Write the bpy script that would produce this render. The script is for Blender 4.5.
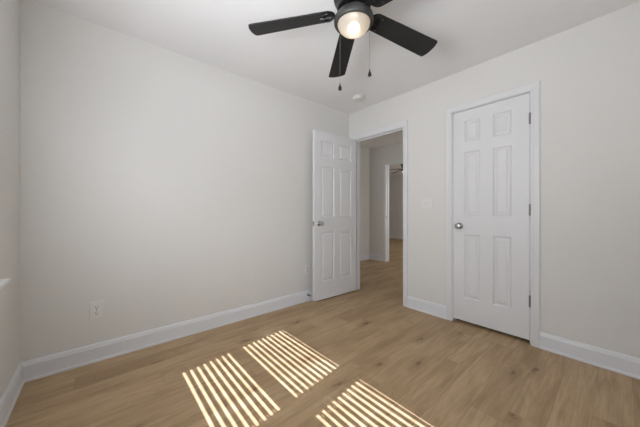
import bpy, bmesh, math, random
from mathutils import Vector, Matrix

scene = bpy.context.scene
for o in list(bpy.data.objects):
    bpy.data.objects.remove(o, do_unlink=True)
COL = scene.collection
R = math.radians

# ------------------------------------------------------------------ camera
CAM = Vector((2.445, -2.635, 1.07))
YAW = R(49.3)
F_PX, CY_PX = 257.0, 211.8
cd = bpy.data.cameras.new('camera')
cam = bpy.data.objects.new('camera', cd)
COL.objects.link(cam)
cam.location = CAM
cam.rotation_euler = (R(90), 0, YAW)
cd.sensor_fit = 'HORIZONTAL'
cd.sensor_width = 36.0
cd.lens = F_PX / 640.0 * 36.0
cd.shift_y = (CY_PX - 213.5) / 640.0
cd.clip_start = 0.02
scene.camera = cam

# ------------------------------------------------------------------ colour management
scene.view_settings.view_transform = 'Standard'
scene.view_settings.look = 'None'
scene.view_settings.gamma = 1.0
scene.view_settings.use_curve_mapping = False
scene.view_settings.exposure = -0.09
scene.cycles.max_bounces = 12
scene.cycles.diffuse_bounces = 8
scene.cycles.transparent_max_bounces = 16
scene.cycles.sample_clamp_indirect = 6.0

# ------------------------------------------------------------------ sky
world = bpy.data.worlds.new('sky')
scene.world = world
world.use_nodes = True
wn = world.node_tree
wn.nodes.clear()
sky = wn.nodes.new('ShaderNodeTexSky')
sky.sky_type = 'NISHITA'
sky.sun_disc = False
sky.sun_elevation = R(46)
bg = wn.nodes.new('ShaderNodeBackground')
bg.inputs['Strength'].default_value = 0.12
wo = wn.nodes.new('ShaderNodeOutputWorld')
wn.links.new(sky.outputs[0], bg.inputs['Color'])
wn.links.new(bg.outputs[0], wo.inputs['Surface'])

# ------------------------------------------------------------------ sun, daylight through the windows, added fill beyond the doorway
SUN = Vector((-0.12, 1.0, -1.05))
sd = bpy.data.lights.new('sun', 'SUN')
sd.energy = 20.5
sd.angle = R(0.10)
sd.color = (0.97, 0.98, 1.17)
sun = bpy.data.objects.new('sun', sd)
COL.objects.link(sun)
sun.location = (1.5, -6, 6)
sun.rotation_euler = SUN.to_track_quat('-Z', 'Y').to_euler()


def area(name, loc, direction, sx, sy, watts, color, spread=180):
    l = bpy.data.lights.new(name, 'AREA')
    l.shape = 'RECTANGLE'
    l.size, l.size_y = sx, sy
    l.energy = watts
    l.color = color
    l.spread = R(spread)
    o = bpy.data.objects.new(name, l)
    COL.objects.link(o)
    o.location = loc
    o.rotation_euler = Vector(direction).to_track_quat('-Z', 'Y').to_euler()
    return o


DAY = (0.97, 1.0, 1.04)
# daylight entering at the two windows: what the blinds turn up to the ceiling, what comes through level, what falls
area('window_daylight_level', (1.032, -2.985, 1.36), (-0.7, 1, 0.1), 0.60, 0.95, 2.0, DAY, 130)
area('window_daylight_up', (1.936, -2.90, 1.36), (0, 0.6, 1), 0.72, 0.30, 19.8, DAY, 140)
area('window_daylight_level', (1.936, -2.985, 1.36), (-0.7, 1, 0.1), 0.60, 0.95, 15.0, DAY, 130)
area('window_daylight_down', (1.936, -2.94, 1.36), (0, 1, -0.6), 0.72, 0.30, 2.0, DAY, 120)
# added fill lamps standing in for daylight in the far room and hall
area('far_room_fill', (0.95, 4.4, 1.4), (-1, 0, 0), 1.6, 1.3, 37.0, (1.0, 0.98, 0.95))
area('hall_fill', (2.9, 1.30, 1.25), (-1, 0.45, 0), 0.8, 2.0, 22.0, (1.0, 0.98, 0.95))


# ------------------------------------------------------------------ materials
def srgb(r, g, b):
    def c(v):
        v /= 255.0
        return v / 12.92 if v <= 0.04045 else ((v + 0.055) / 1.055) ** 2.4
    return (c(r), c(g), c(b), 1.0)


def mat(name, color, rough=0.5, metal=0.0, bump=None, bump_scale=60, spec=0.5, var=0.0):
    m = bpy.data.materials.new(name)
    m.use_nodes = True
    nt = m.node_tree
    b = nt.nodes['Principled BSDF']
    b.inputs['Base Color'].default_value = color
    b.inputs['Roughness'].default_value = rough
    b.inputs['Metallic'].default_value = metal
    b.inputs['Specular IOR Level'].default_value = spec
    tc = nt.nodes.new('ShaderNodeTexCoord')
    if bump:
        n = nt.nodes.new('ShaderNodeTexNoise')
        n.inputs['Scale'].default_value = bump_scale
        n.inputs['Detail'].default_value = 4
        bp = nt.nodes.new('ShaderNodeBump')
        bp.inputs['Strength'].default_value = bump
        bp.inputs['Distance'].default_value = 0.002
        nt.links.new(tc.outputs['Object'], n.inputs['Vector'])
        nt.links.new(n.outputs['Fac'], bp.inputs['Height'])
        nt.links.new(bp.outputs['Normal'], b.inputs['Normal'])
    if var:
        n2 = nt.nodes.new('ShaderNodeTexNoise')
        n2.inputs['Scale'].default_value = 3.0
        n2.inputs['Detail'].default_value = 3
        mx = nt.nodes.new('ShaderNodeMix')
        mx.data_type = 'RGBA'
        mx.inputs['A'].default_value = color
        mx.inputs['B'].default_value = tuple(c * (1 - var) for c in color[:3]) + (1,)
        nt.links.new(tc.outputs['Object'], n2.inputs['Vector'])
        nt.links.new(n2.outputs['Fac'], mx.inputs['Factor'])
        nt.links.new(mx.outputs['Result'], b.inputs['Base Color'])
    return m


M_WALL = mat('wall_paint', (0.70, 0.692, 0.672, 1), 0.75, bump=0.15, bump_scale=220, spec=0.25, var=0.02)
M_CEIL = mat('ceiling_paint', (0.82, 0.825, 0.835, 1), 0.85, bump=0.5, bump_scale=70, spec=0.2, var=0.02)
M_TRIM = mat('trim_paint', (0.72, 0.733, 0.765, 1), 0.38, bump=0.05, bump_scale=120, spec=0.4)
M_DOOR = mat('door_paint', (0.70, 0.705, 0.718, 1), 0.42, bump=0.08, bump_scale=160, spec=0.4)
M_PLATE = mat('white_plastic', (0.72, 0.715, 0.70, 1), 0.35, bump=0.02)
M_SLOT = mat('dark_slot', (0.03, 0.03, 0.03, 1), 0.6, bump=0.02)
M_NICKEL = mat('satin_nickel', (0.46, 0.45, 0.43, 1), 0.24, 1.0, bump=0.03)
M_HINGE = mat('nickel_hinge', (0.30, 0.30, 0.30, 1), 0.38, 0.9, bump=0.03)
M_PEWTER = mat('dark_pewter', (0.058, 0.060, 0.056, 1), 0.52, 0.55, bump=0.05)
M_BLACKMETAL = mat('black_metal', (0.02, 0.02, 0.02, 1), 0.4, 0.5, bump=0.05)
M_BLADE = mat('fan_blade_black', (0.017, 0.017, 0.0175, 1), 0.43, bump=0.15, bump_scale=40, spec=0.28)
M_CHAIN = mat('chain_metal', (0.22, 0.22, 0.22, 1), 0.4, 0.8, bump=0.02)
M_SLAT = mat('blind_white', (0.78, 0.77, 0.74, 1), 0.5, bump=0.05)
M_VINYL = mat('window_vinyl', (0.80, 0.80, 0.80, 1), 0.4, bump=0.03)


def glass_pane_mat():
    m = bpy.data.materials.new('window_glass')
    m.use_nodes = True
    nt = m.node_tree
    nt.nodes.clear()
    out = nt.nodes.new('ShaderNodeOutputMaterial')
    t = nt.nodes.new('ShaderNodeBsdfTransparent')
    t.inputs['Color'].default_value = (0.96, 0.98, 0.97, 1)
    g = nt.nodes.new('ShaderNodeBsdfGlossy')
    g.inputs['Roughness'].default_value = 0.02
    fr = nt.nodes.new('ShaderNodeFresnel')
    fr.inputs['IOR'].default_value = 1.3
    mx = nt.nodes.new('ShaderNodeMixShader')
    nt.links.new(fr.outputs[0], mx.inputs[0])
    nt.links.new(t.outputs[0], mx.inputs[1])
    nt.links.new(g.outputs[0], mx.inputs[2])
    nt.links.new(mx.outputs[0], out.inputs['Surface'])
    return m


def dome_mat():
    """frosted opal glass: light from the bulb inside scatters through it"""
    m = bpy.data.materials.new('opal_glass')
    m.use_nodes = True
    nt = m.node_tree
    nt.nodes.clear()
    out = nt.nodes.new('ShaderNodeOutputMaterial')
    t = nt.nodes.new('ShaderNodeBsdfTranslucent')
    t.inputs['Color'].default_value = (0.86, 0.80, 0.72, 1)
    d = nt.nodes.new('ShaderNodeBsdfDiffuse')
    d.inputs['Color'].default_value = (0.85, 0.83, 0.80, 1)
    g = nt.nodes.new('ShaderNodeBsdfRefraction')
    g.inputs['Color'].default_value = (1, 0.96, 0.90, 1)
    g.inputs['Roughness'].default_value = 0.60
    g.inputs['IOR'].default_value = 1.12
    m1 = nt.nodes.new('ShaderNodeMixShader')
    m1.inputs[0].default_value = 0.35
    m2 = nt.nodes.new('ShaderNodeMixShader')
    m2.inputs[0].default_value = 0.35
    nt.links.new(t.outputs[0], m1.inputs[1])
    nt.links.new(d.outputs[0], m1.inputs[2])
    nt.links.new(m1.outputs[0], m2.inputs[1])
    nt.links.new(g.outputs[0], m2.inputs[2])
    nt.links.new(m2.outputs[0], out.inputs['Surface'])
    return m


def bulb_mat(strength):
    m = mat('bulb_lit', (0.9, 0.9, 0.88, 1), 0.3)
    b = m.node_tree.nodes['Principled BSDF']
    b.inputs['Emission Color'].default_value = (1.0, 0.85, 0.66, 1)
    b.inputs['Emission Strength'].default_value = strength
    return m


PLANK_W, PLANK_L, PLANK_X0 = 0.146, 1.22, 1.624


def floor_mat():
    m = bpy.data.materials.new('oak_plank_floor')
    m.use_nodes = True
    nt = m.node_tree
    N, L = nt.nodes, nt.links
    b = N['Principled BSDF']

    def math_(op, a, c=None):
        n = N.new('ShaderNodeMath')
        n.operation = op
        for i, v in enumerate((a, c)):
            if v is None:
                continue
            if isinstance(v, (int, float)):
                n.inputs[i].default_value = v
            else:
                L.new(v, n.inputs[i])
        return n.outputs[0]

    def ramp(fac, stops):
        cr = N.new('ShaderNodeValToRGB')
        e = cr.color_ramp.elements
        e[0].position, e[0].color = stops[0]
        e[1].position, e[1].color = stops[-1]
        for p, c in stops[1:-1]:
            k = e.new(p); k.color = c
        L.new(fac, cr.inputs['Fac'])
        return cr.outputs['Color']

    def mix(fac, a, c, blend='MIX'):
        n = N.new('ShaderNodeMix')
        n.data_type = 'RGBA'
        n.blend_type = blend
        if isinstance(fac, (int, float)):
            n.inputs['Factor'].default_value = fac
        else:
            L.new(fac, n.inputs['Factor'])
        for key, v in (('A', a), ('B', c)):
            if isinstance(v, tuple):
                n.inputs[key].default_value = v
            else:
                L.new(v, n.inputs[key])
        return n.outputs['Result']

    tc = N.new('ShaderNodeTexCoord')
    sx = N.new('ShaderNodeSeparateXYZ')
    L.new(tc.outputs['Object'], sx.inputs[0])
    px = math_('DIVIDE', math_('SUBTRACT', sx.outputs['X'], PLANK_X0), PLANK_W)
    row = math_('FLOOR', px)
    fx = math_('SUBTRACT', px, row)
    wn1 = N.new('ShaderNodeTexWhiteNoise'); wn1.noise_dimensions = '1D'
    L.new(row, wn1.inputs['W'])
    py = math_('ADD', math_('DIVIDE', sx.outputs['Y'], PLANK_L), wn1.outputs['Value'])
    col = math_('FLOOR', py)
    fy = math_('SUBTRACT', py, col)
    cid = N.new('ShaderNodeCombineXYZ')
    L.new(row, cid.inputs[0]); L.new(col, cid.inputs[1])
    wn2 = N.new('ShaderNodeTexWhiteNoise'); wn2.noise_dimensions = '2D'
    L.new(cid.outputs[0], wn2.inputs['Vector'])
    # grain space: own offset for each plank
    off = N.new('ShaderNodeVectorMath'); off.operation = 'SCALE'
    L.new(wn2.outputs['Color'], off.inputs[0]); off.inputs['Scale'].default_value = 37.0
    gv = N.new('ShaderNodeVectorMath'); gv.operation = 'ADD'
    L.new(tc.outputs['Object'], gv.inputs[0]); L.new(off.outputs[0], gv.inputs[1])

    def noise(scale, detail, rough, dist=0.0):
        mp = N.new('ShaderNodeMapping')
        mp.inputs['Scale'].default_value = scale
        L.new(gv.outputs[0], mp.inputs['Vector'])
        n = N.new('ShaderNodeTexNoise')
        n.inputs['Scale'].default_value = 1.0
        n.inputs['Detail'].default_value = detail
        n.inputs['Roughness'].default_value = rough
        n.inputs['Distortion'].default_value = dist
        L.new(mp.outputs[0], n.inputs['Vector'])
        return n.outputs['Fac']
    fine = noise((85, 4, 20), 5, 0.65, 0.3)
    broad = noise((20, 1.5, 10), 5, 0.6, 1.2)
    cloud = noise((5.5, 1.3, 3), 4, 0.6, 0.8)
    speck = noise((42, 9, 20), 3, 0.6, 0.5)
    base = ramp(wn2.outputs['Value'], [(0.0, FL0), (0.5, FL1), (1.0, FL2)])
    c1 = mix(ramp(broad, [(0.34, (0.62, 0.62, 0.62, 1)), (0.56, (0, 0, 0, 1))]), base, FL_DARK)
    c2 = mix(ramp(cloud, [(0.44, (0, 0, 0, 1)), (0.66, (0.62, 0.62, 0.62, 1))]), c1, FL_PALE)
    c2 = mix(ramp(cloud, [(0.30, (0.40, 0.40, 0.40, 1)), (0.47, (0, 0, 0, 1))]), c2, FL_DARK)
    c3 = mix(ramp(fine, [(0.36, (0.34, 0.34, 0.34, 1)), (0.54, (0, 0, 0, 1))]), c2, FL_DARK)
    c3 = mix(ramp(speck, [(0.66, (0, 0, 0, 1)), (0.76, (0.30, 0.30, 0.30, 1))]), c3, FL_KNOT)
    # knots: a dark core in a long darker halo, in some cells only
    wob = N.new('ShaderNodeVectorMath'); wob.operation = 'MULTIPLY_ADD'
    nz = N.new('ShaderNodeTexNoise'); nz.inputs['Scale'].default_value = 26.0; nz.inputs['Detail'].default_value = 3
    L.new(gv.outputs[0], nz.inputs['Vector'])
    L.new(nz.outputs['Color'], wob.inputs[0]); wob.inputs[1].default_value = (0.05, 0.10, 0)
    L.new(gv.outputs[0], wob.inputs[2])
    mpk = N.new('ShaderNodeMapping'); mpk.inputs['Scale'].default_value = (5.2, 1.9, 0.0)
    L.new(wob.outputs[0], mpk.inputs['Vector'])
    vo = N.new('ShaderNodeTexVoronoi'); vo.voronoi_dimensions = '2D'; vo.inputs['Scale'].default_value = 1.0
    L.new(mpk.outputs[0], vo.inputs['Vector'])
    sc_ = N.new('ShaderNodeSeparateColor'); L.new(vo.outputs['Color'], sc_.inputs[0])
    gate = math_('GREATER_THAN', sc_.outputs[0], 0.80)
    halo = math_('MULTIPLY', gate, ramp(vo.outputs['Distance'], [(0.06, (0.55, 0.55, 0.55, 1)), (0.30, (0, 0, 0, 1))]))
    core = math_('MULTIPLY', gate, ramp(vo.outputs['Distance'], [(0.025, (0.65, 0.65, 0.65, 1)), (0.095, (0, 0, 0, 1))]))
    c4 = mix(halo, c3, FL_DARK)
    c4 = mix(core, c4, FL_KNOT)
    # joints
    ex = math_('MINIMUM', fx, math_('SUBTRACT', 1.0, fx))
    ey = math_('MINIMUM', fy, math_('SUBTRACT', 1.0, fy))
    jx = math_('LESS_THAN', ex, 0.0016 / PLANK_W)
    jy = math_('LESS_THAN', ey, 0.0014 / PLANK_L)
    j = math_('MAXIMUM', jx, jy)
    c5 = mix(math_('MULTIPLY', j, 0.30), c4, FL_GAP)
    L.new(c5, b.inputs['Base Color'])
    b.inputs['Roughness'].default_value = 0.46
    b.inputs['Specular IOR Level'].default_value = 0.35
    bp = N.new('ShaderNodeBump')
    bp.inputs['Strength'].default_value = 0.12
    bp.inputs['Distance'].default_value = 0.002
    L.new(math_('SUBTRACT', fine, j), bp.inputs['Height'])
    L.new(bp.outputs['Normal'], b.inputs['Normal'])
    return m


FL0 = (0.374, 0.253, 0.140, 1)
FL1 = (0.425, 0.295, 0.167, 1)
FL2 = (0.472, 0.335, 0.194, 1)
FL_DARK = (0.255, 0.165, 0.085, 1)
FL_PALE = (0.505, 0.368, 0.224, 1)
FL_KNOT = (0.105, 0.062, 0.032, 1)
FL_GAP = (0.10, 0.064, 0.036, 1)
M_FLOOR = floor_mat()
M_GLASS = glass_pane_mat()
M_DOME = dome_mat()


# ------------------------------------------------------------------ mesh helpers
def box(bm, x0, x1, y0, y1, z0, z1):
    v = [bm.verts.new(p) for p in ((x0, y0, z0), (x1, y0, z0), (x1, y1, z0), (x0, y1, z0),
                                   (x0, y0, z1), (x1, y0, z1), (x1, y1, z1), (x0, y1, z1))]
    for f in ((3, 2, 1, 0), (4, 5, 6, 7), (0, 1, 5, 4), (1, 2, 6, 5), (2, 3, 7, 6), (3, 0, 4, 7)):
        bm.faces.new([v[i] for i in f])
    return v


def lathe(bm, prof, seg=32, mtx=None, cap=True):
    """prof: list of (r, z) ; spun about z."""
    rings = []
    for r, z in prof:
        if r < 1e-6:
            p = Vector((0, 0, z))
            rings.append([bm.verts.new(mtx @ p if mtx else p)])
        else:
            ring = []
            for i in range(seg):
                a = 2 * math.pi * i / seg
                p = Vector((r * math.cos(a), r * math.sin(a), z))
                ring.append(bm.verts.new(mtx @ p if mtx else p))
            rings.append(ring)
    for a, b in zip(rings, rings[1:]):
        for i in range(seg):
            j = (i + 1) % seg
            if len(a) == 1 and len(b) == 1:
                continue
            if len(a) == 1:
                bm.faces.new((a[0], b[i], b[j]))
            elif len(b) == 1:
                bm.faces.new((a[i], b[0], a[j]))
            else:
                bm.faces.new((a[i], b[i], b[j], a[j]))
    if cap:
        for r in (rings[0], rings[-1]):
            if len(r) > 2:
                bm.faces.new(r)


def tube(bm, pts, r, seg=8, closed=False):
    pts = [Vector(p) for p in pts]
    n = len(pts)
    rings = []
    for i, p in enumerate(pts):
        if closed:
            t = pts[(i + 1) % n] - pts[i - 1]
        else:
            t = pts[min(i + 1, n - 1)] - pts[max(i - 1, 0)]
        t.normalize()
        ref = Vector((0, 0, 1)) if abs(t.z) < 0.9 else Vector((1, 0, 0))
        u = t.cross(ref).normalized()
        w = u.cross(t)
        rr = r[i] if isinstance(r, (list, tuple)) else r
        rings.append([bm.verts.new(p + rr * (math.cos(2 * math.pi * k / seg) * u + math.sin(2 * math.pi * k / seg) * w)) for k in range(seg)])
    for i in range(n if closed else n - 1):
        a, b = rings[i], rings[(i + 1) % n]
        for k in range(seg):
            bm.faces.new((a[k], a[(k + 1) % seg], b[(k + 1) % seg], b[k]))
    if not closed:
        bm.faces.new(rings[0]); bm.faces.new(rings[-1])


def prism(bm, outline, z0, z1):
    """outline: list of (x, y), extruded in z."""
    a = [bm.verts.new((x, y, z0)) for x, y in outline]
    b = [bm.verts.new((x, y, z1)) for x, y in outline]
    n = len(a)
    bm.faces.new(a[::-1]); bm.faces.new(b)
    for i in range(n):
        bm.faces.new((a[i], a[(i + 1) % n], b[(i + 1) % n], b[i]))


def obj(name, bm, m, parent=None, bevel=0.0, smooth=False, loc=None, rot=None, segs=2):
    bmesh.ops.recalc_face_normals(bm, faces=bm.faces[:])
    me = bpy.data.meshes.new(name)
    bm.to_mesh(me)
    bm.free()
    me.materials.append(m)
    o = bpy.data.objects.new(name, me)
    COL.objects.link(o)
    if smooth:
        for p in me.polygons:
            p.use_smooth = True
        es = o.modifiers.new('sharp', 'EDGE_SPLIT')
        es.split_angle = R(38)
    if bevel:
        b = o.modifiers.new('bevel', 'BEVEL')
        b.width = bevel
        b.segments = segs
        b.limit_method = 'ANGLE'
        b.angle_limit = R(40)
    if parent:
        o.parent = parent
    if loc is not None:
        o.location = loc
    if rot is not None:
        o.rotation_euler = rot
    return o


def tag(o, label, cat, group=None, kind=None):
    o['label'] = label
    o['category'] = cat
    if group:
        o['group'] = group
    if kind:
        o['kind'] = kind
    return o


def struct(o, label, cat):
    return tag(o, label, cat, kind='structure')


def empty(name, loc, rotz=0.0):
    o = bpy.data.objects.new(name, None)
    o.empty_display_size = 0.1
    COL.objects.link(o)
    o.location = loc
    o.rotation_euler = (0, 0, rotz)
    return o


def wall_cells(bm, axis, a0, a1, t0, t1, z0, z1, holes):
    """a wall along x ('x') or y ('y') between a0..a1, thickness t0..t1, holes (a, b, z0, z1)."""
    A = sorted({a0, a1, *[h[0] for h in holes], *[h[1] for h in holes]})
    Z = sorted({z0, z1, *[h[2] for h in holes], *[h[3] for h in holes]})
    A = [a for a in A if a0 <= a <= a1]
    Z = [z for z in Z if z0 <= z <= z1]
    for i in range(len(A) - 1):
        for k in range(len(Z) - 1):
            ca, cz = (A[i] + A[i + 1]) / 2, (Z[k] + Z[k + 1]) / 2
            if any(h[0] < ca < h[1] and h[2] < cz < h[3] for h in holes):
                continue
            if axis == 'x':
                box(bm, A[i], A[i + 1], t0, t1, Z[k], Z[k + 1])
            else:
                box(bm, t0, t1, A[i], A[i + 1], Z[k], Z[k + 1])


def wall(name, label, *args):
    bm = bmesh.new()
    wall_cells(bm, *args)
    # drop the inner faces shared by neighbouring cells
    bmesh.ops.remove_doubles(bm, verts=bm.verts[:], dist=1e-5)
    seen = {}
    for f in bm.faces:
        key = tuple(sorted(v.index for v in f.verts))
        seen.setdefault(key, []).append(f)
    bm.verts.index_update()
    seen = {}
    for f in bm.faces:
        seen.setdefault(tuple(sorted(v.index for v in f.verts)), []).append(f)
    dead = [f for fs in seen.values() if len(fs) > 1 for f in fs]
    bmesh.ops.delete(bm, geom=dead, context='FACES_ONLY')
    return struct(obj(name, bm, M_WALL), label, 'wall')


# ------------------------------------------------------------------ room dimensions
CEIL = 2.42
HCEIL = 2.49           # hall ceiling, a little higher
RX = 3.06            # right wall
RY = -3.009          # window wall, inner face
WT = 0.115           # inner wall thickness
OUT_Y = -3.145       # window wall, outer face
E0, E1, EH = 0.10, 0.835, 2.036        # entry opening (clear)
K0, K1, KH = 1.381, 1.979, 2.037       # closet opening (clear)
JT = 0.018
HX, HY = -1.25, 2.02                   # hall: left wall, far wall
FX0, FX1, FH = -0.80, 0.03, 2.07      # opening to the far room
FARY = 6.36
W0, W1, WZ0, WZ1 = 0.608, 2.36, 0.745, 1.93   # twin window hole
MUL0, MUL1 = 1.456, 1.512

bm = bmesh.new()
box(bm, -5.2, RX + 0.1, OUT_Y, FARY + 0.1, -0.1, 0)
struct(obj('floor', bm, M_FLOOR), 'light oak plank floor running through the room into the hall', 'floor')
bm = bmesh.new()
box(bm, -0.1, RX + 0.1, OUT_Y, 0.06, CEIL, CEIL + 0.12)
struct(obj('ceiling', bm, M_CEIL), 'flat white ceiling that carries the fan', 'ceiling')
bm = bmesh.new()
box(bm, -5.2, RX + 0.1, 0.06, FARY + 0.1, HCEIL, HCEIL + 0.1)
struct(obj('ceiling_hall', bm, M_CEIL), 'shaded ceiling of the hall beyond the open doorway', 'ceiling')

wall('wall_left', 'long bare off-white wall with outlets left of the doors', 'y', OUT_Y, 0, -0.1, 0, 0, CEIL, [])
wall('wall_back', 'off-white wall that holds both white doors', 'x', -1.35, RX + 0.1, 0, WT, 0, HCEIL,
     [(E0 - JT, E1 + JT, 0, EH + JT), (K0 - JT, K1 + JT, 0, KH + JT)])
wall('wall_right', 'off-white wall on the right behind the camera', 'y', OUT_Y, 0, RX, RX + 0.1, 0, CEIL, [])
wall('wall_front', 'off-white window wall at the left picture edge', 'x', 0, RX, OUT_Y, RY, 0, CEIL,
     [(W0, W1, WZ0, WZ1)])
wall('wall_hall_left', 'shaded end wall of the hall beyond the open doorway', 'y', WT, HY, HX - 0.1, HX, 0, HCEIL, [])
wall('wall_hall_back', 'hall wall facing the open doorway with an opening at its right', 'x', -5.2, RX + 0.1, HY, HY + WT, 0, HCEIL,
     [(FX0 - JT, FX1 + JT, 0, FH + JT)])
wall('wall_hall_right', 'right end wall of the hall', 'y', WT, HY, RX, RX + 0.1, 0, HCEIL, [])
wall('wall_far', 'far grey wall of the room across the hall', 'x', -5.2, RX + 0.1, FARY, FARY + 0.1, 0, HCEIL, [])
wall('wall_far_left', 'left wall of the room across the hall', 'y', HY + WT, FARY, -5.2, -5.1, 0, HCEIL, [])
wall('wall_far_right', 'right wall of the room across the hall', 'y', HY + WT, FARY, 1.0, 1.1, 0, HCEIL, [])
# closet behind the shut door
wall('wall_closet_left', 'side wall inside the closet', 'y', WT, 0.72, 1.05, 1.15, 0, HCEIL, [])
wall('wall_closet_right', 'other side wall inside the closet', 'y', WT, 0.72, 2.35, 2.45, 0, HCEIL, [])
wall('wall_closet_back', 'back wall inside the closet', 'x', 1.05, 2.45, 0.72, 0.80, 0, HCEIL, [])

# ------------------------------------------------------------------ trim
CAS = [(0.0, 0.0), (0.0, 0.009), (0.003, 0.011), (0.014, 0.012), (0.018, 0.0145), (0.045, 0.0165), (0.053, 0.0165), (0.057, 0.013), (0.057, 0.0)]


def casing(name, label, x0, x1, h, ywall, sgn, parent=None):
    """mitred door casing round an opening, standing sgn*thickness off the wall at ywall"""
    bm = bmesh.new()
    rv = 0.006
    pts = [(x0 - rv, 0, -1, 0), (x0 - rv, h + rv, -1, 1), (x1 + rv, h + rv, 1, 1), (x1 + rv, 0, 1, 0)]
    rings = []
    for (x, z, dx, dz) in pts:
        rings.append([bm.verts.new((x + dx * o, ywall + sgn * t, z + dz * o)) for o, t in CAS])
    n = len(CAS)
    for a, b in zip(rings, rings[1:]):
        for i in range(n):
            j = (i + 1) % n
            bm.faces.new((a[i], a[j], b[j], b[i]))
    bm.faces.new(rings[0]); bm.faces.new(rings[-1])
    return struct(obj(name, bm, M_DOOR), label, 'door casing')


def jamb(name, label, x0, x1, h, y0, y1, stop_y0, stop_y1):
    bm = bmesh.new()
    box(bm, x0 - JT, x0, y0, y1, 0, h + JT)
    box(bm, x1, x1 + JT, y0, y1, 0, h + JT)
    box(bm, x0, x1, y0, y1, h, h + JT)
    if stop_y0 is not None:
        box(bm, x0, x0 + 0.011, stop_y0, stop_y1, 0, h)
        box(bm, x1 - 0.011, x1, stop_y0, stop_y1, 0, h)
        box(bm, x0 + 0.011, x1 - 0.011, stop_y0, stop_y1, h - 0.011, h)
    return struct(obj(name, bm, M_TRIM, bevel=0.0012), label, 'door jamb')


casing('trim_1', 'white casing round the open doorway', E0, E1, EH, 0, -1)
casing('trim_2', 'white casing round the shut closet door', K0, K1, KH, 0, -1)
casing('trim_3', 'white casing on the hall side of the open doorway', E0, E1, EH, WT, 1)
casing('trim_4', 'white casing round the opening across the hall', FX0, FX1, FH, HY, -1)
jamb('trim_5', 'white jamb lining the open doorway', E0, E1, EH, 0, WT, 0.040, 0.072)
jamb('trim_6', 'white jamb around the shut closet door', K0, K1, KH, 0, WT, 0.042, 0.074)
o = jamb('trim_7', 'white jamb lining the opening across the hall', FX0, FX1, FH, HY, HY + WT, 0.05 + HY, 0.08 + HY)
bm = bmesh.new()
box(bm, FX0 - 0.001, FX0 + 0.0025, HY + 0.006, HY + 0.034, 0.93, 0.99)
obj('strike_plate', bm, M_HINGE, o)

BB = [(0, 0), (0.021, 0), (0.021, 0.007), (0.0195, 0.0145), (0.0145, 0.018), (0.0145, 0.100), (0.0115, 0.108), (0.0105, 0.116), (0.006, 0.125), (0, 0.127)]


def baseboard(name, label, p0, p1, nrm, hs=1.0):
    bm = bmesh.new()
    rings = []
    for p in (p0, p1):
        rings.append([bm.verts.new((p[0] + nrm[0] * d, p[1] + nrm[1] * d, z * hs)) for d, z in BB])
    n = len(BB)
    for i in range(n):
        j = (i + 1) % n
        bm.faces.new((rings[0][i], rings[0][j], rings[1][j], rings[1][i]))
    bm.faces.new(rings[0]); bm.faces.new(rings[1])
    return struct(obj(name, bm, M_TRIM), label, 'baseboard')


CO = 0.063
baseboard('baseboard_left', 'white baseboard along the long left wall', (0, RY), (0, 0), (1, 0))
baseboard('baseboard_back_corner', 'short white baseboard in the corner behind the open door', (0.026, 0), (E0 - CO, 0), (0, -1))
baseboard('baseboard_back', 'white baseboard between the two doors', (E1 + CO, 0), (K0 - CO, 0), (0, -1))
baseboard('baseboard_back_right', 'white baseboard right of the closet door', (K1 + CO, 0), (RX, 0), (0, -1))
baseboard('baseboard_front', 'white baseboard under the windows', (0, RY), (RX, RY), (0, 1))
baseboard('baseboard_right', 'white baseboard along the right wall', (RX, RY), (RX, 0), (-1, 0))
baseboard('baseboard_hall_left', 'white baseboard on the hall end wall', (HX, WT), (HX, HY), (1, 0))
baseboard('baseboard_hall_back', 'white baseboard on the hall wall facing the doorway', (HX, HY), (FX0 - CO, HY), (0, -1))
baseboard('baseboard_far', 'thin white baseboard at the far wall across the hall', (-5.1, FARY), (1.0, FARY), (0, -1), 0.45)

# ------------------------------------------------------------------ windows and blinds
SLX0, SLX1 = 0.668, 1.396      # glass of the first window
WDX = 1.572 - 0.668            # second window, this far along the wall
K_SUN = 1.05
RAIL_T, RAIL_B = 1.36, 1.320
GTOP, GBOT = 1.857, 0.885


def make_window(name, label, dx, hx0, hx1):
    w = struct(empty(name, ((hx0 + hx1) / 2, RY - 0.07, WZ0)), label, 'window')
    loc = (-w.location.x, -w.location.y, -w.location.z)
    bm = bmesh.new()
    box(bm, hx0, hx0 + 0.02, OUT_Y, -3.07, WZ0, WZ1)
    box(bm, hx1 - 0.02, hx1, OUT_Y, -3.07, WZ0, WZ1)
    box(bm, hx0 + 0.02, hx1 - 0.02, OUT_Y, -3.07, WZ1 - 0.02, WZ1)
    box(bm, hx0 + 0.02, hx1 - 0.02, OUT_Y, -3.07, WZ0, WZ0 + 0.015)
    obj('window_frame', bm, M_VINYL, w, bevel=0.001, loc=loc)
    g0, g1 = SLX0 + dx, SLX1 + dx
    for nm, y0, y1, z0, z1, zb, zt in (('lower_sash', -3.11, -3.08, GBOT, RAIL_B, WZ0 + 0.015, RAIL_T),
                                       ('upper_sash', -3.14, -3.11, RAIL_T, GTOP, RAIL_B, WZ1 - 0.02)):
        bm = bmesh.new()
        box(bm, hx0 + 0.02, g0, y0, y1, zb, zt)
        box(bm, g1, hx1 - 0.02, y0, y1, zb, zt)
        box(bm, g0, g1, y0, y1, zb, z0)
        box(bm, g0, g1, y0, y1, z1, zt)
        s = obj(nm, bm, M_VINYL, w, loc=loc)
        bm = bmesh.new()
        ym = (y0 + y1) / 2
        box(bm, g0, g1, ym - 0.002, ym + 0.002, z0, z1)
        obj('glass_pane', bm, M_GLASS, s)
    return w


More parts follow.
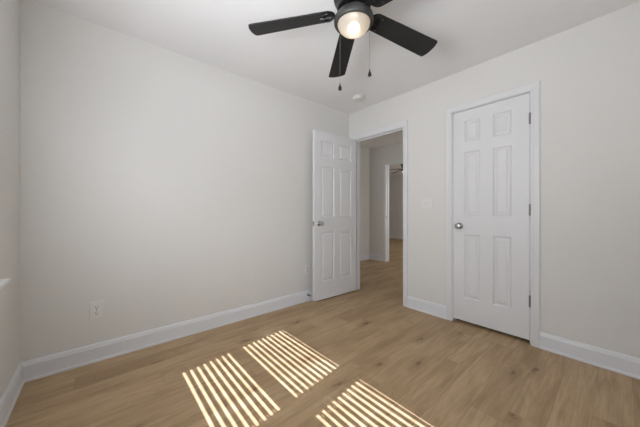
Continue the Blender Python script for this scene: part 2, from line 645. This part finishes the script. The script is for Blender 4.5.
make_window('window_1', 'double hung window nearest the left corner', 0.0, W0, MUL0)
make_window('window_2', 'second double hung window nearer the camera', WDX, MUL1, W1)
bm = bmesh.new()
box(bm, MUL0, MUL1, OUT_Y, RY + 0.001, WZ0, WZ1)
struct(obj('trim_8', bm, M_TRIM), 'white post between the two windows', 'window trim')
bm = bmesh.new()
box(bm, W0 - 0.115, W1 + 0.115, RY, RY + 0.045, WZ0 - 0.018, WZ0)
box(bm, W0, W1, -3.07, RY, WZ0 - 0.02, WZ0)
struct(obj('trim_9', bm, M_VINYL, bevel=0.003), 'white window stool poking in at the left picture edge', 'window sill')
bm = bmesh.new()
for a, b, c, d in ((W0 - 0.057, W0 + 0.0, WZ0, WZ1 + 0.055), (W1, W1 + 0.055, WZ0, WZ1 + 0.055)):
    box(bm, a, b, RY, RY + 0.015, c, d)
box(bm, W0, W1, RY, RY + 0.015, WZ1, WZ1 + 0.055)
box(bm, W0 - 0.04, W1 + 0.04, RY, RY + 0.013, WZ0 - 0.085, WZ0 - 0.02)
struct(obj('trim_10', bm, M_TRIM), 'flat white casing and apron round the twin window', 'window trim')

SL_PITCH = 0.0464
SL_TILT = R(26.5)
SL_PHASE = 0.0176


def make_blind(label, hx0, hx1):
    b = tag(empty('window_blind', ((hx0 + hx1) / 2, -3.043, WZ0)), label, 'blind', 'slatted window blinds')
    hw = (hx1 - hx0) / 2 - 0.006
    bm = bmesh.new()
    box(bm, -hw, hw, -0.02, 0.03, WZ1 - WZ0 - 0.045, WZ1 - WZ0 - 0.001)
    obj('head_rail', bm, M_SLAT, b, bevel=0.002)
    bm = bmesh.new()
    box(bm, -hw, hw, -0.022, 0.022, 0.004, 0.020)
    obj('bottom_rail', bm, M_SLAT, b, bevel=0.002)
    bm = bmesh.new()
    hole = hw * 0.82
    xs = [-hw, -hole - 0.009, -hole + 0.009, hole - 0.009, hole + 0.009, hw]
    ws = [-0.025, -0.008, 0.008, 0.025]
    z = 0.045 + SL_PHASE
    while z < WZ1 - WZ0 - 0.06:
        for i in range(5):
            for k in range(3):
                if i in (1, 3) and k == 1:
                    continue
                q = []
                for dz in (-0.0012, 0.0012):
                    for (x, w) in ((xs[i], ws[k]), (xs[i + 1], ws[k]), (xs[i + 1], ws[k + 1]), (xs[i], ws[k + 1])):
                        # inner edge (+y) low, outer edge high
                        yy = w * math.cos(SL_TILT) + dz * math.sin(SL_TILT)
                        zz = -w * math.sin(SL_TILT) + dz * math.cos(SL_TILT)
                        q.append(bm.verts.new((x, yy, z + zz)))
                for f in ((3, 2, 1, 0), (4, 5, 6, 7), (0, 1, 5, 4), (1, 2, 6, 5), (2, 3, 7, 6), (3, 0, 4, 7)):
                    bm.faces.new([q[t] for t in f])
        z += SL_PITCH
    obj('slats', bm, M_SLAT, b)
    for s in (-1, 1):
        for yy in (-0.0235, 0.0235):
            bm = bmesh.new()
            box(bm, s * hole - 0.0008, s * hole + 0.0008, yy - 0.0008, yy + 0.0008, 0.018, WZ1 - WZ0 - 0.045)
            obj('ladder_cord', bm, M_SLAT, b)
    return b


make_blind('white slatted blind in the window nearest the left corner', W0, MUL0)
make_blind('white slatted blind in the window nearer the camera', MUL1, W1)


# ------------------------------------------------------------------ doors
def panel_rows(h):
    s = h / 2.03
    return [(0.21 * s, 0.815 * s), (0.995 * s, 1.61 * s), (1.725 * s, 1.93 * s)]


def leaf_mesh(bm, L, H, T, cols, rows):
    """moulded six-panel door leaf: x 0..L, y 0..T, z 0..H"""
    X = sorted({0, L, *[c for p in cols for c in p]})
    Z = sorted({0, H, *[r for p in rows for r in p]})
    for side in (0, 1):
        y0, d = (0, 1) if side == 0 else (T, -1)

        def vv(x, z, depth=0.0):
            return bm.verts.new((x, y0 + d * depth, z))
        for i in range(len(X) - 1):
            for k in range(len(Z) - 1):
                x0, x1, z0, z1 = X[i], X[i + 1], Z[k], Z[k + 1]
                if (x0, x1) in cols and (z0, z1) in rows:
                    prev = [vv(x0, z0), vv(x1, z0), vv(x1, z1), vv(x0, z1)]
                    for ins, dep in ((0.003, 0.004), (0.010, 0.0105), (0.018, 0.0105), (0.024, 0.0085), (0.036, 0.0025)):
                        cur = [vv(x0 + ins, z0 + ins, dep), vv(x1 - ins, z0 + ins, dep), vv(x1 - ins, z1 - ins, dep), vv(x0 + ins, z1 - ins, dep)]
                        for j in range(4):
                            bm.faces.new((prev[j], prev[(j + 1) % 4], cur[(j + 1) % 4], cur[j]))
                        prev = cur
                    bm.faces.new(prev)
                else:
                    bm.faces.new((vv(x0, z0), vv(x1, z0), vv(x1, z1), vv(x0, z1)))
    for q in (((0, 0, 0), (0, T, 0), (0, T, H), (0, 0, H)), ((L, 0, 0), (L, T, 0), (L, T, H), (L, 0, H)),
              ((0, 0, 0), (L, 0, 0), (L, T, 0), (0, T, 0)), ((0, 0, H), (L, 0, H), (L, T, H), (0, T, H))):
        bm.faces.new([bm.verts.new(p) for p in q])
    bmesh.ops.remove_doubles(bm, verts=bm.verts[:], dist=1e-5)


def door_knob(parent, x, z, y, sgn):
    """round knob whose axis runs along sgn*y from the leaf face at y"""
    mtx = Matrix.Translation((x, y, z)) @ Matrix.Rotation(R(90) * (1 if sgn < 0 else -1), 4, 'X')
    bm = bmesh.new()
    lathe(bm, [(0, 0.018), (0.0105, 0.018), (0.0105, 0.028), (0.013, 0.032), (0.022, 0.037), (0.0265, 0.045), (0.0265, 0.053), (0.022, 0.060), (0.012, 0.0635), (0, 0.064)], 28, mtx, cap=False)
    k = obj('door_knob', bm, M_NICKEL, parent, smooth=True)
    bm = bmesh.new()
    lathe(bm, [(0, -0.001), (0.032, -0.001), (0.032, 0.004), (0.028, 0.009), (0.017, 0.013), (0.012, 0.018), (0, 0.018)], 28, mtx, cap=False)
    obj('rosette', bm, M_NICKEL, k, smooth=True)


def hinge(parent, x, y, z):
    bm = bmesh.new()
    for i in range(5):
        lathe(bm, [(0, -0.044 + i * 0.0178), (0.0068, -0.044 + i * 0.0178), (0.0068, -0.044 + i * 0.0178 + 0.0168), (0, -0.044 + i * 0.0178 + 0.0168)], 12, Matrix.Translation((x, y, z)), cap=False)
    lathe(bm, [(0, 0.045), (0.0052, 0.045), (0.0052, 0.048), (0, 0.050)], 12, Matrix.Translation((x, y, z)), cap=False)
    h = obj('hinge', bm, M_HINGE, parent)
    return h


# closet door: shut, hinged on its right
KL = K1 - K0 - 0.006
KZ = 2.0
d1 = struct(empty('door_1', (K0 + 0.003, 0.004, 0.032)), 'shut white six-panel closet door right of the open doorway', 'door')
bm = bmesh.new()
leaf_mesh(bm, KL, KZ, 0.035, [(0.101, 0.236), (0.336, 0.470)], [(0.217, 0.823), (1.002, 1.603), (1.70, 1.902)])
obj('door_leaf', bm, M_DOOR, d1)
door_knob(d1, 0.058, 0.903, 0.0, -1)
for z in (0.315, 1.052, 1.790):
    hinge(d1, KL + 0.001, -0.0065, z)
bm = bmesh.new()
box(bm, -0.0028, 0.0004, 0.004, 0.030, 0.87, 0.935)
obj('latch_plate', bm, M_HINGE, d1)

# entry door: swung into the room, almost flat to the left wall
EL = 0.712
EZ = 2.016
d2 = struct(empty('door_2', (E0 + 0.008, -0.006, 0.018), R(-91.6)), 'open white six-panel door swung back against the left wall', 'door')
bm = bmesh.new()
leaf_mesh(bm, EL, EZ, 0.035, [(0.102, 0.316), (0.398, 0.612)], panel_rows(EZ))
obj('door_leaf', bm, M_DOOR, d2, loc=(0.004, 0.0, 0))
# in its own frame the leaf runs along +x, its hall face is y = T
door_knob(d2, EL - 0.066, 0.912, 0.035, 1)
door_knob(d2, EL - 0.066, 0.912, 0.0, -1)
bm = bmesh.new()
box(bm, EL + 0.0035, EL + 0.0052, 0.005, 0.030, 0.885, 0.942)
lp = obj('latch_plate', bm, M_HINGE, d2)
bm = bmesh.new()
box(bm, EL + 0.005, EL + 0.014, 0.012, 0.023, 0.906, 0.923)
obj('latch_bolt', bm, M_NICKEL, lp, bevel=0.002)
for z in (0.30, 1.03, 1.78):
    hinge(d2, 0.001, -0.004, z)


# ------------------------------------------------------------------ wall plates
def outlet(label, loc, rotz):
    """its own frame: plate in x-z, facing -y"""
    e = tag(empty('electrical_outlet', loc, rotz), label, 'outlet', 'wall outlets')
    bm = bmesh.new()
    box(bm, -0.040, 0.040, -0.007, 0.0, -0.0625, 0.0625)
    obj('cover_plate', bm, M_PLATE, e, bevel=0.0035)
    for s in (-1, 1):
        zc = s * 0.0195
        bm = bmesh.new()
        out = []
        for i in range(24):
            a = 2 * math.pi * i / 24
            out.append((0.0172 * math.cos(a), max(-0.0135, min(0.0135, 0.0172 * math.sin(a)))))
        a = [bm.verts.new((x, -0.0055, zc + z)) for x, z in out]
        b = [bm.verts.new((x, -0.0082, zc + z)) for x, z in out]
        bm.faces.new(a); bm.faces.new(b)
        for i in range(24):
            bm.faces.new((a[i], a[(i + 1) % 24], b[(i + 1) % 24], b[i]))
        r = obj('receptacle', bm, M_PLATE, e)
        bm = bmesh.new()
        box(bm, -0.0082, -0.0052, -0.0088, -0.0080, zc - 0.001, zc + 0.0085)
        box(bm, 0.0052, 0.0082, -0.0088, -0.0080, zc - 0.0005, zc + 0.0075)
        lathe(bm, [(0, 0), (0.0034, 0), (0.0034, 0.0008), (0, 0.0008)], 12, Matrix.Translation((0, -0.0080, zc - 0.0075)) @ Matrix.Rotation(R(90), 4, 'X'), cap=False)
        obj('slots', bm, M_SLOT, r)
    bm = bmesh.new()
    lathe(bm, [(0, 0), (0.0035, 0), (0.003, 0.0014), (0, 0.0016)], 12, Matrix.Translation((0, -0.0058, 0)) @ Matrix.Rotation(R(90), 4, 'X'), cap=False)
    obj('screw', bm, M_CHAIN, e)
    return e


outlet('white duplex outlet low on the bare left wall near the window corner', (0, -2.648, 0.365), R(90))
outlet('white duplex outlet low on the left wall just beside the open door', (0, -0.735, 0.378), R(90))

e = tag(empty('light_switch', (1.12, 0, 1.160)), 'white double toggle switch plate between the two doors', 'light switch')
bm = bmesh.new()
box(bm, -0.062, 0.062, -0.007, 0.0, -0.054, 0.054)
obj('switch_plate', bm, M_PLATE, e, bevel=0.0035)
for s in (-1, 1):
    bm = bmesh.new()
    box(bm, s * 0.023 - 0.0055, s * 0.023 + 0.0055, -0.0072, -0.0055, -0.0125, 0.0125)
    c = obj('toggle_slot', bm, M_PLATE, e)
    bm = bmesh.new()
    v = box(bm, s * 0.023 - 0.004, s * 0.023 + 0.004, -0.017, -0.0068, -0.006, 0.006)
    for q in v:
        if q.co.y < -0.012:
            q.co.z += 0.007
            q.co.x = s * 0.023 + (q.co.x - s * 0.023) * 0.8
    obj('toggle', bm, M_PLATE, c, bevel=0.0008)
    for zz in (-0.030, 0.030):
        bm = bmesh.new()
        lathe(bm, [(0, 0), (0.0032, 0), (0.0028, 0.0012), (0, 0.0014)], 12, Matrix.Translation((s * 0.023, -0.0058, zz)) @ Matrix.Rotation(R(90), 4, 'X'), cap=False)
        obj('screw', bm, M_PLATE, e)

# door stop on the baseboard, by the open door's free edge
e = tag(empty('door_stop', (0.0145, -0.735, 0.075)), 'small metal door stop on the baseboard beside the open door', 'door stop')
mt = Matrix.Rotation(R(90), 4, 'Y')
bm = bmesh.new()
lathe(bm, [(0, -0.001), (0.013, -0.001), (0.013, 0.003), (0.008, 0.006), (0, 0.006)], 16, mt, cap=False)
obj('base', bm, M_CHAIN, e, smooth=True)
bm = bmesh.new()
pts = []
for i in range(90):
    a = i * 0.75
    pts.append((0.005 + i * 0.00036, 0.0052 * math.cos(a), 0.0052 * math.sin(a)))
tube(bm, pts, 0.0012, 6)
obj('spring', bm, M_CHAIN, e)
bm = bmesh.new()
lathe(bm, [(0, 0.035), (0.0075, 0.035), (0.0085, 0.042), (0.007, 0.048), (0, 0.049)], 16, mt, cap=False)
obj('rubber_tip', bm, M_HINGE, e, smooth=True)

# smoke detector
e = tag(empty('smoke_detector', (0.446, -0.322, CEIL)), 'round white smoke detector on the ceiling above the open door', 'smoke detector')
bm = bmesh.new()
lathe(bm, [(0, 0), (0.066, 0), (0.066, -0.010), (0, -0.010)], 36, cap=False)
obj('mounting_base', bm, M_PLATE, e)
bm = bmesh.new()
lathe(bm, [(0, -0.009), (0.061, -0.009), (0.061, -0.013), (0.059, -0.014), (0.059, -0.018), (0.061, -0.019), (0.060, -0.028), (0.053, -0.035), (0.020, -0.038), (0, -0.038)], 36, cap=False)
c = obj('cover', bm, M_PLATE, e, smooth=True)
bm = bmesh.new()
lathe(bm, [(0, -0.037), (0.010, -0.037), (0.010, -0.040), (0, -0.0405)], 16, Matrix.Translation((0.022, 0.01, 0)), cap=False)
obj('test_button', bm, M_PLATE, c)


# ------------------------------------------------------------------ ceiling fans
def make_fan(label, loc, angles, lamp, chains=True):
    """loc: point on the ceiling; z is measured down from it"""
    f = tag(empty('ceiling_fan', loc), label, 'ceiling fan')
    BZ = -0.240                       # blade plane at the hub
    bm = bmesh.new()
    lathe(bm, [(0, 0), (0.080, 0), (0.083, -0.012), (0.078, -0.030), (0, -0.030)], 40, cap=False)
    obj('ceiling_canopy', bm, M_PEWTER, f, smooth=True)
    bm = bmesh.new()
    lathe(bm, [(0, -0.028), (0.076, -0.028), (0.090, -0.040), (0.108, -0.075), (0.114, -0.115), (0.114, -0.150), (0.108, -0.178), (0.094, -0.198), (0.070, -0.206), (0, -0.206)], 44, cap=False)
    h = obj('motor_housing', bm, M_PEWTER, f, smooth=True)
    for i in range(16 if chains else 0):          # cooling slots round the motor
        bm = bmesh.new()
        m4 = Matrix.Rotation(2 * math.pi * i / 16, 4, 'Z')
        for v in box(bm, 0.1125, 0.1152, -0.008, 0.008, -0.146, -0.120):
            v.co = m4 @ v.co
        obj('vent_slot', bm, M_SLOT, h)
    bm = bmesh.new()
    lathe(bm, [(0, -0.204), (0.088, -0.204), (0.092, -0.210), (0.092, -0.224), (0.086, -0.230), (0, -0.230)], 36, cap=False)
    obj('flywheel', bm, M_BLACKMETAL, f, smooth=True)
    bm = bmesh.new()
    lathe(bm, [(0, -0.228), (0.060, -0.228), (0.064, -0.236), (0.064, -0.245), (0.058, -0.250), (0, -0.250)], 36, cap=False)
    obj('switch_housing', bm, M_PEWTER, f, smooth=True)
    # light kit
    bm = bmesh.new()
    lathe(bm, [(0.050, -0.244), (0.068, -0.248), (0.092, -0.258), (0.1045, -0.273), (0.1085, -0.288), (0.1085, -0.303), (0.104, -0.310), (0.093, -0.311), (0.089, -0.306), (0.089, -0.286), (0.050, -0.262)], 48, cap=False)
    r = obj('light_fitter', bm, M_PEWTER, f, smooth=True)
    bm = bmesh.new()
    prof = []
    for i in range(13):
        t = i / 12 * math.pi / 2
        prof.append((0.0895 * math.cos(t), -0.062 * math.sin(t)))
    prof[-1] = (0, -0.062)
    lathe(bm, [(0.0895, 0.012)] + prof, 48, cap=False)
    obj('glass_dome', bm, M_DOME, f, smooth=True, loc=(0, 0, -0.304))
    bm = bmesh.new()
    lathe(bm, [(0, -0.301), (0.012, -0.302), (0.021, -0.308), (0.027, -0.318), (0.028, -0.328), (0.025, -0.338), (0.016, -0.347), (0, -0.351)], 24, cap=False)
    obj('light_bulb', bm, bulb_mat(lamp), f, smooth=True)
    bm = bmesh.new()
    lathe(bm, [(0, -0.249), (0.024, -0.249), (0.024, -0.268), (0.015, -0.272), (0.0135, -0.302), (0, -0.303)], 20, cap=False)
    obj('lamp_socket', bm, M_PLATE, f, smooth=True)
    # blades, each on its iron
    drop = 0.045
    for ai, ang in enumerate(angles):
        a = R(ang)
        fr = Matrix.Rotation(a, 4, 'Z') @ Matrix.Translation((0, 0, BZ)) @ Matrix.Rotation(math.atan2(drop, 0.58), 4, 'Y') @ Matrix.Rotation(R(-12), 4, 'X')
        # blade outline in (radius, tangent)
        out = []
        w0, w1 = 0.054, 0.066
        for i in range(13):                                  # rounded root
            t = math.pi / 2 + math.pi * i / 12
            out.append((0.152 + 0.05 * math.cos(t), w0 * math.sin(t)))
        Rt = 0.600
        cr = 0.014
        for i in range(5):
            t = -math.pi / 2 + math.pi / 2 * i / 4
            out.append((Rt - 0.006 - cr + cr * math.cos(t), -w1 + cr + cr * math.sin(t)))
        for i in range(1, 6):                                # bowed tip
            s = -1 + 2 * i / 6
            out.append((Rt + 0.006 * (1 - s * s) - 0.003, s * (w1 - cr)))
        for i in range(5):
            t = math.pi / 2 * i / 4
            out.append((Rt - 0.006 - cr + cr * math.cos(t), w1 - cr + cr * math.sin(t)))
        bm = bmesh.new()
        prism(bm, out, -0.003, 0.003)
        bmesh.ops.transform(bm, matrix=fr, verts=bm.verts[:])
        obj('blade', bm, M_BLADE, f, bevel=0.001)
        # iron under the blade root: arm, two scrolled loops and a tongue
        bm = bmesh.new()
        prism(bm, [(0.05, -0.018), (0.09, -0.012), (0.125, -0.014), (0.125, 0.014), (0.09, 0.012), (0.05, 0.018)], -0.011, -0.004)
        for s in (-1, 1):
            loop = []
            for i in range(20):
                t = 2 * math.pi * i / 20
                loop.append((0.150 + 0.022 * math.cos(t) - 0.004 * math.sin(t) * s, s * 0.023 + 0.018 * math.sin(t), -0.0065))
            tube(bm, loop, 0.0040, 8, closed=True)
        tube(bm, [(0.118, 0, -0.0065), (0.15, 0, -0.0070), (0.175, 0, -0.0070), (0.19, 0, -0.0060)], [0.008, 0.007, 0.007, 0.005], 8)
        tube(bm, [(0.140, -0.042, -0.0065), (0.124, -0.03, -0.0065), (0.120, 0, -0.0065), (0.124, 0.03, -0.0065), (0.140, 0.042, -0.0065)], 0.0042, 8)
        bmesh.ops.transform(bm, matrix=fr, verts=bm.verts[:])
        ir = obj('blade_iron', bm, M_BLACKMETAL, f)
        for sx, sy in ((0.172, -0.036), (0.172, 0.036), (0.186, 0.0)):
            bm = bmesh.new()
            lathe(bm, [(0, -0.004), (0.0055, -0.005), (0.0055, -0.0105), (0.003, -0.0125), (0, -0.0128)], 12, fr @ Matrix.Translation((sx, sy, 0)), cap=False)
            obj('screw', bm, M_PEWTER, ir, smooth=True)
    if chains:
        rt = Vector((math.cos(YAW), math.sin(YAW), 0))
        for off, z1 in ((-0.0765, -0.645), (0.0885, -0.568)):
            p = rt * off
            bm = bmesh.new()
            tube(bm, [(p.x, p.y, -0.30), (p.x, p.y, z1)], 0.0008, 6)
            n = int((-0.30 - z1) / 0.008)
            for i in range(n):
                lathe(bm, [(0, 0.0014), (0.0012, 0), (0, -0.0014)], 6, Matrix.Translation((p.x, p.y, -0.304 - i * 0.008)), cap=False)
            ch = obj('pull_chain', bm, M_CHAIN, f)
            bm = bmesh.new()
            lathe(bm, [(0, 0.010), (0.0028, 0.008), (0.0034, 0.0), (0.0075, -0.010), (0.0105, -0.019), (0.0095, -0.026), (0.005, -0.031), (0, -0.032)], 20, Matrix.Translation((p.x, p.y, z1)), cap=False)
            obj('pendant', bm, M_BLACKMETAL, ch, smooth=True)
    return f


FAN_LAMP = 8.5
make_fan('black five-blade ceiling fan with a lit opal dome and two pull chains', (1.485, -1.562, CEIL), [75.0, 144.8, 221.5, 291.5, 3.0], FAN_LAMP)
make_fan('dark ceiling fan glimpsed in the room across the hall', (-1.35, 3.69, HCEIL), [13, 85, 157, 229, 301], 60.0, chains=False)
